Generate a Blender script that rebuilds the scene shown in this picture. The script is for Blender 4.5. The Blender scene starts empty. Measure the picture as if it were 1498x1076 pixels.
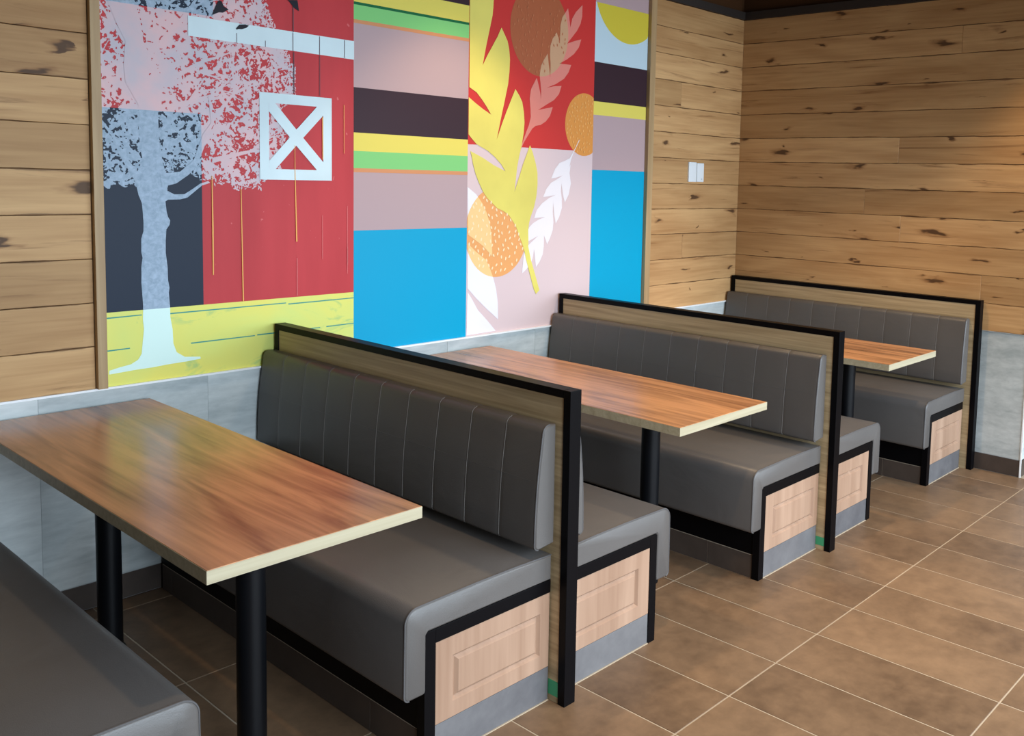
import bpy, bmesh, math, random
from mathutils import Vector, Matrix
random.seed(7)
scn = bpy.context.scene
COL = scn.collection

# ------------------------------------------------------------------ camera
cam_d = bpy.data.cameras.new('camera')
cam = bpy.data.objects.new('camera', cam_d)
COL.objects.link(cam)
YAW, PITCH, ROLL = math.radians(49.5318), math.radians(-5.1489), math.radians(1.5282)
fw = Vector((math.sin(YAW) * math.cos(PITCH), math.cos(YAW) * math.cos(PITCH), math.sin(PITCH)))
r0 = Vector((math.cos(YAW), -math.sin(YAW), 0))
u0 = r0.cross(fw)
rr = r0 * math.cos(ROLL) + u0 * math.sin(ROLL)
uu = -r0 * math.sin(ROLL) + u0 * math.cos(ROLL)
m = Matrix((rr, uu, -fw)).transposed().to_4x4()
m.translation = Vector((-1.128, -3.6342, 1.6279))
cam.matrix_world = m
cam_d.sensor_width = 36
cam_d.lens = 1370.27 * 36 / 1498
cam_d.shift_x = (749 - 915.35) / 1498
cam_d.shift_y = (386.42 - 538) / 1498
cam_d.clip_start = 0.05
scn.camera = cam

# ------------------------------------------------------------------ world, daylight, exposure
w = bpy.data.worlds.new('world')
scn.world = w
w.use_nodes = True
bg = w.node_tree.nodes['Background']
bg.inputs[0].default_value = (0.72, 0.86, 1.0, 1)
bg.inputs[1].default_value = 0.3

def area(name, loc, target, sx, sy, power, col):
    d = bpy.data.lights.new(name, 'AREA')
    d.shape = 'RECTANGLE'
    d.size, d.size_y = sx, sy
    d.energy = power
    d.color = col
    o = bpy.data.objects.new(name, d)
    COL.objects.link(o)
    o.location = loc
    o.rotation_euler = (Vector(target) - Vector(loc)).to_track_quat('-Z', 'Y').to_euler()
    return o
# daylight through the glazed front wall behind the camera (two window bays)
for wx in (0.5, 3.9):
    sky = area('window_daylight', (wx, -5.25, 1.45), (wx, 0, -1.6), 3.1, 2.1, 128, (0.72, 0.86, 1.0))
    sky.data.spread = math.radians(125)      # skylight falls in from above, under the window head

def spot(loc, aim, power, size, blend, col=(1.0, 0.74, 0.46), rad=0.05):
    d = bpy.data.lights.new('downlight_or_fill', 'SPOT')
    d.energy = power
    d.spot_size = math.radians(size)
    d.spot_blend = blend
    d.shadow_soft_size = rad
    d.color = col
    o = bpy.data.objects.new('downlight_or_fill', d)
    COL.objects.link(o)
    o.location = loc
    o.rotation_euler = (Vector(aim) - Vector(loc)).to_track_quat('-Z', 'Y').to_euler()
ZL = 2.96
for x, y, p in ((1.78, -0.55, 48), (0.73, -2.2, 60), (3.05, -1.1, 95), (3.80, -2.30, 160), (2.2, -3.2, 85), (0.9, -3.4, 60)):  # last entry is an added fill lamp for the bench ends and floor
    spot((x, y, ZL), (x, y, 0), p, 90, 0.6, (1.0, 0.70, 0.40))

vs = scn.view_settings
vs.view_transform = 'Standard'
vs.look = 'None'
vs.exposure = 0.16
vs.gamma = 1
vs.use_curve_mapping = False

# ------------------------------------------------------------------ helpers
def lin(r, g, b):
    f = lambda c: (c / 255 / 12.92) if c / 255 <= 0.04045 else ((c / 255 + 0.055) / 1.055) ** 2.4
    return (f(r), f(g), f(b), 1)

class NT:
    def __init__(s, name, rough=0.5, spec=0.5):
        s.m = bpy.data.materials.new(name)
        s.m.use_nodes = True
        s.t = s.m.node_tree
        s.b = s.t.nodes['Principled BSDF']
        s.b.inputs['Roughness'].default_value = rough
        s.b.inputs['Specular IOR Level'].default_value = spec
    def n(s, typ, props=None, **inp):
        nd = s.t.nodes.new(typ)
        for k, v in (props or {}).items():
            setattr(nd, k, v)
        for k, v in inp.items():
            k = k.replace('_', ' ')
            sock = nd.inputs[int(k[1:])] if k[0] == 'i' and k[1:].isdigit() else nd.inputs[k]
            s.put(sock, v)
        return nd
    def put(s, sock, v):
        if isinstance(v, bpy.types.NodeSocket):
            s.t.links.new(v, sock)
        else:
            sock.default_value = v
    def math(s, op, a, b=0.0, c=None):
        nd = s.n('ShaderNodeMath', {'operation': op}, i0=a, i1=b)
        if c is not None:
            s.put(nd.inputs[2], c)
        return nd.outputs[0]
    def mapr(s, v, a, b, c=0.0, d=1.0, smooth=False):
        nd = s.n('ShaderNodeMapRange', {'interpolation_type': 'SMOOTHSTEP' if smooth else 'LINEAR'}, Value=v)
        nd.inputs[1].default_value, nd.inputs[2].default_value = a, b
        nd.inputs[3].default_value, nd.inputs[4].default_value = c, d
        return nd.outputs[0]
    def mix(s, f, a, b, blend='MIX'):
        nd = s.n('ShaderNodeMix', {'data_type': 'RGBA', 'blend_type': blend})
        s.put(nd.inputs[0], f); s.put(nd.inputs[6], a); s.put(nd.inputs[7], b)
        return nd.outputs[2]
    def vec(s, v, sx, sy, sz):
        return s.n('ShaderNodeVectorMath', {'operation': 'MULTIPLY'}, i0=v, i1=(sx, sy, sz)).outputs[0]
    def noise(s, v, scale=1.0, detail=3.0, dist=0.0, rough=0.5):
        return s.n('ShaderNodeTexNoise', None, Vector=v, Scale=scale, Detail=detail, Distortion=dist, Roughness=rough).outputs[0]
    def coords(s, rnd=True):
        o = s.n('ShaderNodeTexCoord').outputs['Object']
        if not rnd:
            return o, o, None
        ri = s.n('ShaderNodeObjectInfo').outputs['Random']
        k = s.math('MULTIPLY', ri, 61.0)
        off = s.n('ShaderNodeCombineXYZ', None, X=k, Y=s.math('MULTIPLY', ri, 23.0), Z=s.math('MULTIPLY', ri, 41.0)).outputs[0]
        return s.n('ShaderNodeVectorMath', {'operation': 'ADD'}, i0=o, i1=off).outputs[0], o, ri
    def bump(s, h, strength=0.2, dist=0.002):
        s.put(s.b.inputs['Normal'], s.n('ShaderNodeBump', None, Height=h, Strength=strength, Distance=dist).outputs[0])
    def col(s, c):
        s.put(s.b.inputs['Base Color'], c)
        return s.m

def flat(name, rgb, rough=0.5, spec=0.5, metal=0.0, vary=0.0):
    t = NT(name, rough, spec)
    t.b.inputs['Metallic'].default_value = metal
    if vary:
        c, o, ri = t.coords(False)
        f = t.noise(c, 3.0, 4)
        a = lin(*[max(0, x * (1 - vary)) for x in rgb]); b = lin(*[min(255, x * (1 + vary)) for x in rgb])
        return t.col(t.mix(t.mapr(f, 0.3, 0.7), a, b))
    return t.col(lin(*rgb))

def plank_material():
    t = NT('knotty_oak_plank', 0.55, 0.3)
    c, o, ri = t.coords()
    grain = t.noise(t.vec(c, 2.2, 2, 60), 1, 5, 0.4)
    broad = t.noise(t.vec(c, 1.3, 2, 9), 1, 3, 0.8)
    f = t.math('ADD', t.math('MULTIPLY', grain, 0.45), t.math('MULTIPLY', broad, 0.75))
    base = t.mix(t.mapr(f, 0.32, 0.92, 0, 1), lin(214, 172, 120), lin(164, 119, 73))
    # tone of the single plank
    tone = t.mapr(ri, 0, 1, 0.80, 1.12)
    base = t.mix(1.0, base, t.n('ShaderNodeCombineColor', None, Red=tone, Green=t.math('POWER', tone, 1.12), Blue=t.math('POWER', tone, 1.3)).outputs[0], 'MULTIPLY')
    # dark mineral streaks
    st = t.noise(t.vec(c, 1.1, 2, 20), 1, 6, 1.6, 0.6)
    base = t.mix(t.mapr(st, 0.58, 0.73, 0, 0.65, True), base, lin(116, 74, 40))
    # knots
    dis = t.n('ShaderNodeTexNoise', None, Vector=t.vec(c, 6, 1, 22), Scale=1.0, Detail=3).outputs[1]
    kv = t.n('ShaderNodeVectorMath', {'operation': 'ADD'}, i0=t.vec(c, 2.6, 0.0, 8.5), i1=t.vec(dis, 0.7, 0.0, 0.9)).outputs[0]
    sk = t.n('ShaderNodeSeparateXYZ', None, Vector=kv)
    kv = t.n('ShaderNodeCombineXYZ', None, X=sk.outputs[0], Y=sk.outputs[2]).outputs[0]
    vo = t.n('ShaderNodeTexVoronoi', {'voronoi_dimensions': '2D'}, Vector=kv, Scale=1.0)
    has = t.math('GREATER_THAN', t.n('ShaderNodeSeparateColor', None, Color=vo.outputs['Color']).outputs[0], 0.48)
    size = t.mapr(t.n('ShaderNodeSeparateColor', None, Color=vo.outputs['Color']).outputs[1], 0, 1, 0.02, 0.17)
    q = t.math('DIVIDE', vo.outputs['Distance'], size)
    halo = t.math('MULTIPLY', t.mapr(q, 0.6, 1.7, 0.55, 0, True), has)
    core = t.math('MULTIPLY', t.mapr(q, 0.45, 1.0, 0.8, 0, True), has)
    base = t.mix(halo, base, lin(128, 82, 44))
    base = t.mix(core, base, lin(58, 36, 22))
    # bark and saw stains along the two long edges of the board
    z = t.n('ShaderNodeSeparateXYZ', None, Vector=o).outputs[2]
    d = t.math('SUBTRACT', 0.079, t.math('ABSOLUTE', z))
    wn = t.mapr(t.noise(t.vec(c, 5, 0, 0.7), 1, 4), 0.46, 0.80, 0.0005, 0.011)
    base = t.mix(t.math('MULTIPLY', t.mapr(t.math('DIVIDE', d, wn), 0.4, 1.2, 1, 0, True), 0.7), base, lin(82, 51, 28))
    t.bump(grain, 0.25, 0.002)
    return t.col(base)

def veneer(name, light, dark, axis='y', rough=0.4, streak=14, spec=0.4, rnd=True, dist=1.0, k=1.0):
    t = NT(name, rough, spec)
    c, o, ri = t.coords(rnd)
    s = {'x': (0.9, streak, streak), 'y': (streak, 0.9, streak), 'z': (streak, streak, 0.9)}[axis]
    a = t.noise(t.vec(c, *s), 1, 4, dist)
    s2 = tuple(x * 5 if x > 1 else x * 2.0 for x in s)
    b = t.noise(t.vec(c, *s2), 1, 3, 0.3)
    f = t.math('ADD', t.math('MULTIPLY', a, 0.75), t.math('MULTIPLY', b, 0.33))
    return t, t.mix(t.mapr(f, 0.34, 0.34 + 0.36 * k), lin(*dark), lin(*light))

def tile_material(name, a, b, rough, big=2.0, fine=14.0, bump=0.1, stretch=(1, 1, 1)):
    t = NT(name, rough, 0.45)
    c, o, ri = t.coords()
    cv = t.vec(c, *stretch)
    f = t.math('ADD', t.math('MULTIPLY', t.noise(cv, big, 5, 0.4, 0.6), 0.7), t.math('MULTIPLY', t.noise(cv, fine, 5, 0.2, 0.65), 0.4))
    f = t.math('ADD', f, t.mapr(ri, 0, 1, -0.06, 0.06))
    t.bump(t.noise(cv, 30, 4), bump, 0.002)
    return t.col(t.mix(t.mapr(f, 0.36, 0.74), lin(*a), lin(*b)))

def vinyl_material():
    t = NT('grey_vinyl', 0.42, 0.5)
    c, o, ri = t.coords()
    leather = t.n('ShaderNodeTexVoronoi', None, Vector=c, Scale=420.0).outputs['Distance']
    wr = t.noise(t.vec(c, 3, 2.2, 4), 1, 3, 1.2)
    h = t.math('ADD', t.math('MULTIPLY', leather, 0.05), t.math('MULTIPLY', wr, 1.0))
    t.bump(h, 0.35, 0.012)
    f = t.noise(c, 4, 3)
    return t.col(t.mix(f, lin(84, 80, 77), lin(95, 91, 88)))

M = {}
M['plank'] = plank_material()
t, c = veneer('oak_trim', (188, 158, 116), (158, 126, 86), 'z', 0.5, 16)
M['trim'] = t.col(c)
t, c = veneer('olive_oak_veneer', (192, 168, 130), (146, 124, 90), 'y', 0.45, 26, dist=1.6)
M['oakpanel'] = t.col(c)
t, c = veneer('pale_beech_laminate', (172, 140, 117), (146, 114, 92), 'z', 0.45, 10)
M['beech'] = t.col(c)
t, c = veneer('cherry_laminate', (216, 156, 108), (126, 82, 54), 'y', 0.24, 10, 0.5, dist=1.8, k=0.85)
M['cherry'] = t.col(c)
t, c = veneer('pale_edge_band', (186, 176, 148), (160, 148, 120), 'x', 0.5, 30)
M['edge'] = t.col(c)
M['black'] = flat('black_powder_coated_steel', (9, 8, 10), 0.4, 0.08)
M['legblack'] = flat('black_column_paint', (8, 9, 12), 0.4, 0.2)
M['vinyl'] = vinyl_material()
M['stitch'] = flat('stitching_thread', (112, 108, 104), 0.7)
M['piping'] = flat('piping_cord', (84, 82, 82), 0.5)
M['floor'] = tile_material('brown_porcelain', (92, 71, 53), (141, 113, 86), 0.42, 1.6, 16, 0.08, (1, 1, 1))
M['grout'] = flat('sandy_grout', (176, 160, 138), 0.9, 0.2)
M['concrete'] = tile_material('concrete_tile', (160, 168, 168), (220, 225, 223), 0.4, 2.2, 12, 0.08, (0.6, 1, 2.6))
M['wallgrout'] = flat('pale_grout', (168, 172, 172), 0.9, 0.2)
M['basetile'] = tile_material('dark_brown_tile', (62, 52, 46), (82, 70, 62), 0.45, 2, 14, 0.06)
M['plinth'] = tile_material('slate_grey_tile', (84, 82, 84), (112, 110, 110), 0.5, 3, 18, 0.06)
M['white_metal'] = flat('white_metal_strip', (245, 246, 246), 0.3, 0.6)
M['white_plastic'] = flat('white_plastic', (232, 238, 240), 0.35, 0.5)
M['green'] = flat('green_tape', (62, 150, 104), 0.6)
M['ceiling'] = flat('black_ceiling_paint', (20, 18, 18), 0.9, 0.1)
M['ceilsteel'] = flat('dark_ceiling_steel', (40, 31, 25), 0.7)
M['paint'] = flat('warm_grey_paint', (60, 56, 52), 0.8, 0.2)
M['darkgap'] = flat('dark_batten', (72, 46, 26), 0.9, 0.1)

class MB:
    def __init__(s):
        s.v, s.f = [], []
    def box(s, x0, x1, y0, y1, z0, z1):
        i = len(s.v)
        s.v += [(x, y, z) for z in (z0, z1) for y in (y0, y1) for x in (x0, x1)]
        s.f += [tuple(i + k for k in q) for q in ((0, 2, 3, 1), (4, 5, 7, 6), (0, 1, 5, 4), (2, 6, 7, 3), (0, 4, 6, 2), (1, 3, 7, 5))]
        return s
    def cyl(s, x, y, z0, z1, r, n=32):
        return s.lathe(x, y, [(r, z0), (r, z1)], n)
    def lathe(s, x, y, prof, n=32):
        i = len(s.v)
        for r, z in prof:
            s.v += [(x + r * math.cos(2 * math.pi * k / n), y + r * math.sin(2 * math.pi * k / n), z) for k in range(n)]
        for a in range(len(prof) - 1):
            for k in range(n):
                s.f.append((i + a * n + k, i + a * n + (k + 1) % n, i + (a + 1) * n + (k + 1) % n, i + (a + 1) * n + k))
        s.f.append(tuple(i + k for k in reversed(range(n))))
        s.f.append(tuple(i + (len(prof) - 1) * n + k for k in range(n)))
        return s
    def tube(s, pts, r, n=6):
        i = len(s.v)
        P = [Vector(p) for p in pts]
        for k, p in enumerate(P):
            d = (P[min(k + 1, len(P) - 1)] - P[max(k - 1, 0)]).normalized()
            a = d.orthogonal().normalized() if k == 0 else (a - d * a.dot(d)).normalized()
            b = d.cross(a)
            s.v += [tuple(p + (a * math.cos(2 * math.pi * q / n) + b * math.sin(2 * math.pi * q / n)) * r) for q in range(n)]
        for k in range(len(P) - 1):
            for q in range(n):
                s.f.append((i + k * n + q, i + k * n + (q + 1) % n, i + (k + 1) * n + (q + 1) % n, i + (k + 1) * n + q))
        return s
    def rings(s, rings):
        i = len(s.v)
        n = len(rings[0])
        for r in rings:
            s.v += r
        for a in range(len(rings) - 1):
            for k in range(n):
                s.f.append((i + a * n + k, i + a * n + (k + 1) % n, i + (a + 1) * n + (k + 1) % n, i + (a + 1) * n + k))
        s.f.append(tuple(i + k for k in reversed(range(n))))
        s.f.append(tuple(i + (len(rings) - 1) * n + k for k in range(n)))
        return s
    def mesh(s, name, mat, smooth=False, bevel=0.0):
        me = bpy.data.meshes.new(name)
        me.from_pydata(s.v, [], s.f)
        bm = bmesh.new(); bm.from_mesh(me)
        bmesh.ops.recalc_face_normals(bm, faces=bm.faces)
        if bevel:
            bmesh.ops.bevel(bm, geom=list(bm.edges), offset=bevel, segments=2, affect='EDGES', profile=0.6)
        bm.to_mesh(me); bm.free()
        me.materials.append(mat)
        if smooth:
            me.polygons.foreach_set('use_smooth', [True] * len(me.polygons))
            me.set_sharp_from_angle(angle=math.radians(38))
        return me
    def obj(s, name, mat, parent=None, loc=(0, 0, 0), smooth=False, bevel=0.0):
        return add(name, s.mesh(name, mat, smooth, bevel), parent, loc)

def add(name, me, parent=None, loc=(0, 0, 0), rz=0.0):
    o = bpy.data.objects.new(name, me)
    COL.objects.link(o)
    o.parent = parent
    o.location = loc
    o.rotation_euler[2] = rz
    return o
def tag(o, label=None, cat=None, group=None, kind=None):
    for k, v in (('label', label), ('category', cat), ('group', group), ('kind', kind)):
        if v: o[k] = v
    return o
def thing(name, label, cat, loc=(0, 0, 0), group=None):
    return tag(add(name, None, None, loc), label, cat, group)
def copy_tree(o, parent=None):
    c = o.copy(); COL.objects.link(c); c.parent = parent
    for ch in o.children:
        copy_tree(ch, c)
    return c

# ------------------------------------------------------------------ measures of the place
P = (-0.8187, 0.8699, 2.5573, 4.2489)      # left faces of the partitions
PT = 0.0477                               # partition thickness
HP = 0.992
XF = 4.308                                # far (right) wall
DX = 1.986                                # its outer corner
HW = 0.816                                # top of the tiled wainscot
HT = 2.727                                # top of the boarding
XL, YF, XR = -3.0, -5.4, 7.2
ZC = 3.0

# ------------------------------------------------------------------ floor
fl = tag(MB().box(XL, XR, YF, 0.0, -0.12, -0.0012).obj('floor', M['grout']), kind='structure')
JX = [1.2787 + 0.282 * k for k in range(-13, 18)]
JY = [0.0] + [0.0975 + 0.655 * k for k in range(0, 7)]
G = 0.0022
def slab(x0, x1, y0, y1, z0, z1, mat, name, parent, c=0.0012):
    """a tile lying flat with a small chamfer on its upper edge, origin at its middle"""
    cx, cy = (x0 + x1) / 2, (y0 + y1) / 2
    a, b = (x1 - x0) / 2, (y1 - y0) / 2
    mb = MB()
    mb.rings([[(-a, -b, z0), (a, -b, z0), (a, b, z0), (-a, b, z0)], [(-a, -b, z1 - c), (a, -b, z1 - c), (a, b, z1 - c), (-a, b, z1 - c)],
              [(-a + c, -b + c, z1), (a - c, -b + c, z1), (a - c, b - c, z1), (-a + c, b - c, z1)]])
    return mb.obj(name, mat, parent, (cx, cy, 0))
for i in range(len(JX) - 1):
    for j in range(len(JY) - 1):
        x0, x1, d0, d1 = JX[i] + G, JX[i + 1] - G, JY[j] + G, JY[j + 1] - G
        if d0 < DX:
            if x0 > XF - 0.02: continue
            if x1 > XF and d1 <= DX: x1 = XF
            elif x1 > XF: d0 = d0; x1 = min(x1, XF)
        slab(x0, x1, -d1, -d0, -0.010, 0.0, M['floor'], 'floor_tile', fl)
# ------------------------------------------------------------------ walls
wb = tag(MB().box(XL, XF + 0.2, 0.02, 0.2, -0.12, ZC).obj('wall_back', M['darkgap']), kind='structure')
wr = tag(MB().box(XF + 0.02, XR, -DX + 0.012, 0.02, -0.12, ZC).obj('wall_right', M['darkgap']), kind='structure')
tag(MB().box(XL - 0.2, XL, YF - 0.2, 0.2, -0.12, ZC).obj('wall_left', M['paint']), kind='structure')
tag(MB().box(XR, XR + 0.2, YF - 0.2, -DX + 0.012, -0.12, ZC).obj('wall_far', M['paint']), kind='structure')
mb = MB()
mb.box(XL, XR, YF - 0.2, YF, -0.12, 0.35).box(XL, XR, YF - 0.2, YF, 2.55, ZC)
for a, b in ((XL, -1.05), (2.05, 2.35), (5.45, XR)):
    mb.box(a, b, YF - 0.2, YF, 0.35, 2.55)
tag(mb.obj('wall_front', M['paint']), kind='structure')
for k, wx in enumerate((0.5, 3.9)):
    mb = MB()
    for a in (-1.55, -0.03, 1.49):
        mb.box(wx + a, wx + a + 0.06, YF - 0.12, YF - 0.04, 0.35, 2.55)
    for z in (0.35, 2.49):
        mb.box(wx - 1.55, wx + 1.55, YF - 0.12, YF - 0.04, z, z + 0.06)
    tag(mb.obj('window_%d' % (k + 1), M['black']), kind='structure')
ce = tag(MB().box(XL - 0.2, XR + 0.2, YF - 0.2, 0.2, ZC, ZC + 0.15).obj('ceiling', M['ceiling']), kind='structure')
for k in range(4):                                   # steel joists under the black deck
    y = -0.42 - 0.62 * k
    j = MB().box(XL, XR, y - 0.025, y + 0.025, ZC - 0.075, ZC - 0.065).box(XL, XR, y - 0.004, y + 0.004, ZC - 0.065, ZC)
    j.obj('ceiling_joist', M['ceilsteel'], ce)
mb = MB()
mb.tube([(4.16, -0.08, ZC - 0.02), (3.75, -0.46, ZC - 0.13), (3.75, -0.46, ZC - 0.14)], 0.012, 8)
mb.obj('ceiling_brace', M['ceilsteel'], ce)
tag(MB().box(XL, XF, -0.018, 0.02, HT, HT + 0.05).obj('trim_5', M['ceilsteel']), kind='structure')
tag(MB().box(XF - 0.018, XF + 0.02, -DX, -0.018, HT, HT + 0.05).obj('trim_6', M['ceilsteel']), kind='structure')

def plank(wall, a, b, z0, z1, face, side):
    """one board; a..b along the wall, face = its outer plane"""
    L, h, c, th = (b - a) / 2 - 0.0003, (z1 - z0) / 2 - 0.0006, 0.0014, 0.017
    dep = random.uniform(0.0, 0.0016)
    mb = MB()
    mb.rings([[(-L, th, -h), (L, th, -h), (L, th, h), (-L, th, h)], [(-L, c, -h), (L, c, -h), (L, c, h), (-L, c, h)],
              [(-L + c, 0, -h + c), (L - c, 0, -h + c), (L - c, 0, h - c), (-L + c, 0, h - c)]])
    loc = ((a + b) / 2, face + dep, (z0 + z1) / 2) if side == 'back' else (face + dep, -(a + b) / 2, (z0 + z1) / 2)
    o = mb.obj('plank', M['plank'], wall, loc)
    if side != 'back':
        o.rotation_euler[2] = -math.pi / 2
COURSES = [HW + (HT - HW) / 12 * k for k in range(13)]
joints_left = [[-1.4], [-0.75, -2.2], [-0.132, -1.9], [-0.8], [-1.5], [-1.2], [-0.6, -2.0], [-1.6], [-1.0], [-0.4, -2.4], [-1.3], [-0.9]]
joints_mid = [[], [], [3.687], [], [], [], [], [], [3.63], [], [], []]
joints_far = [[], [1.70], [], [1.19], [0.946], [], [1.156], [], [], [], [1.51], []]
for k in range(12):
    z0, z1 = COURSES[k], COURSES[k + 1]
    e = [XL] + sorted(joints_left[k]) + [0.178]
    for a, b in zip(e, e[1:]): plank(wb, a, b, z0, z1, 0.0, 'back')
    e = [3.338] + joints_mid[k] + [XF]
    for a, b in zip(e, e[1:]): plank(wb, a, b, z0, z1, 0.0, 'back')
    e = [-0.012] + joints_far[k] + [DX]
    for a, b in zip(e, e[1:]): plank(wr, a, b, z0, z1, XF, 'right')
# return of the far wall beyond its outer corner: boards above, tiles below
for k in range(12):
    L = XR - XF
    mb = MB().box(XF + 0.018, XR, -DX, -DX + 0.012, COURSES[k] + 0.001, COURSES[k + 1] - 0.001)
    mb.obj('plank', M['plank'], wr)

# wainscot of tall concrete-look tiles
def wtile(wall, a, b, z0, z1, side, mat, name, proud=0.0):
    g = 0.0006
    mb = MB()
    if side == 'back':
        L, h = (b - a) / 2 - g, (z1 - z0) / 2 - g
        mb.box(-L, L, 0, 0.016, -h, h); loc = ((a + b) / 2, 0.002 - proud, (z0 + z1) / 2)
    elif side == 'right':
        L, h = (b - a) / 2 - g, (z1 - z0) / 2 - g
        mb.box(0, 0.016, -L, L, -h, h); loc = (XF + 0.002 - proud, -(a + b) / 2, (z0 + z1) / 2)
    else:
        L, h = (b - a) / 2 - g, (z1 - z0) / 2 - g
        mb.box(-L, L, 0, 0.011, -h, h); loc = ((a + b) / 2, -DX + 0.001 - proud, (z0 + z1) / 2)
    return mb.obj(name, mat, wall, loc, bevel=0.0008)
MB().box(XL, XF, 0.0035, 0.019, 0, HW - 0.003).obj('grout_bed', M['wallgrout'], wb)
MB().box(XF + 0.0035, XF + 0.019, -DX + 0.012, 0, 0, HW - 0.003).obj('grout_bed', M['wallgrout'], wr)
ex = [XL] + [-0.009 + 0.6 * k for k in range(-5, 8)] + [XF - 0.001]
bb = tag(MB().box(XL, XF, 0.012, 0.019, 0.0, 0.094).obj('baseboard_back', M['wallgrout']), kind='structure')
br = tag(MB().box(XF + 0.012, XF + 0.019, -DX + 0.013, 0, 0.0, 0.094).obj('baseboard_right', M['wallgrout']), kind='structure')
for a, b in zip(ex, ex[1:]):
    wtile(wb, a, b, 0.099, HW - 0.003, 'back', M['concrete'], 'wall_tile')
    wtile(bb, a, b, 0.001, 0.097, 'back', M['basetile'], 'base_tile', 0.001)
for a, b in ((0.004, 0.2), (0.2, 0.8), (0.8, 1.4), (1.4, DX - 0.003)):
    wtile(wr, a, b, 0.099, HW - 0.003, 'right', M['concrete'], 'wall_tile')
    wtile(br, a, b, 0.001, 0.097, 'right', M['basetile'], 'base_tile', 0.001)
for k in range(5):
    a = XF + 0.006 + 0.6 * k
    b = min(a + 0.6, XR)
    wtile(wr, a, b, 0.099, HW - 0.003, 'return', M['concrete'], 'wall_tile')
    wtile(br, a, b, 0.001, 0.097, 'return', M['basetile'], 'base_tile', 0.001)
# slim metal strips
tag(MB().box(XL, XF, -0.010, 0.012, HW - 0.004, HW + 0.004).obj('trim_1', M['white_metal']), kind='structure')
tag(MB().box(XF - 0.004, XF + 0.012, -DX, 0.0, HW - 0.0015, HW + 0.0015).obj('trim_2', M['wallgrout']), kind='structure')
tag(MB().box(XF - 0.002, XF + 0.005, -DX - 0.002, -DX + 0.006, 0.0, HW).obj('trim_3', M['white_metal']), kind='structure')
# upright oak trims on either side of the mural
for k, (a, b) in enumerate(((0.180, 0.213), (3.287, 3.337))):
    tag(MB().box(a, b, -0.022, 0.02, HW + 0.003, HT).obj('trim_%d' % (7 + k), M['trim'], bevel=0.0015), kind='structure')

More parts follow.
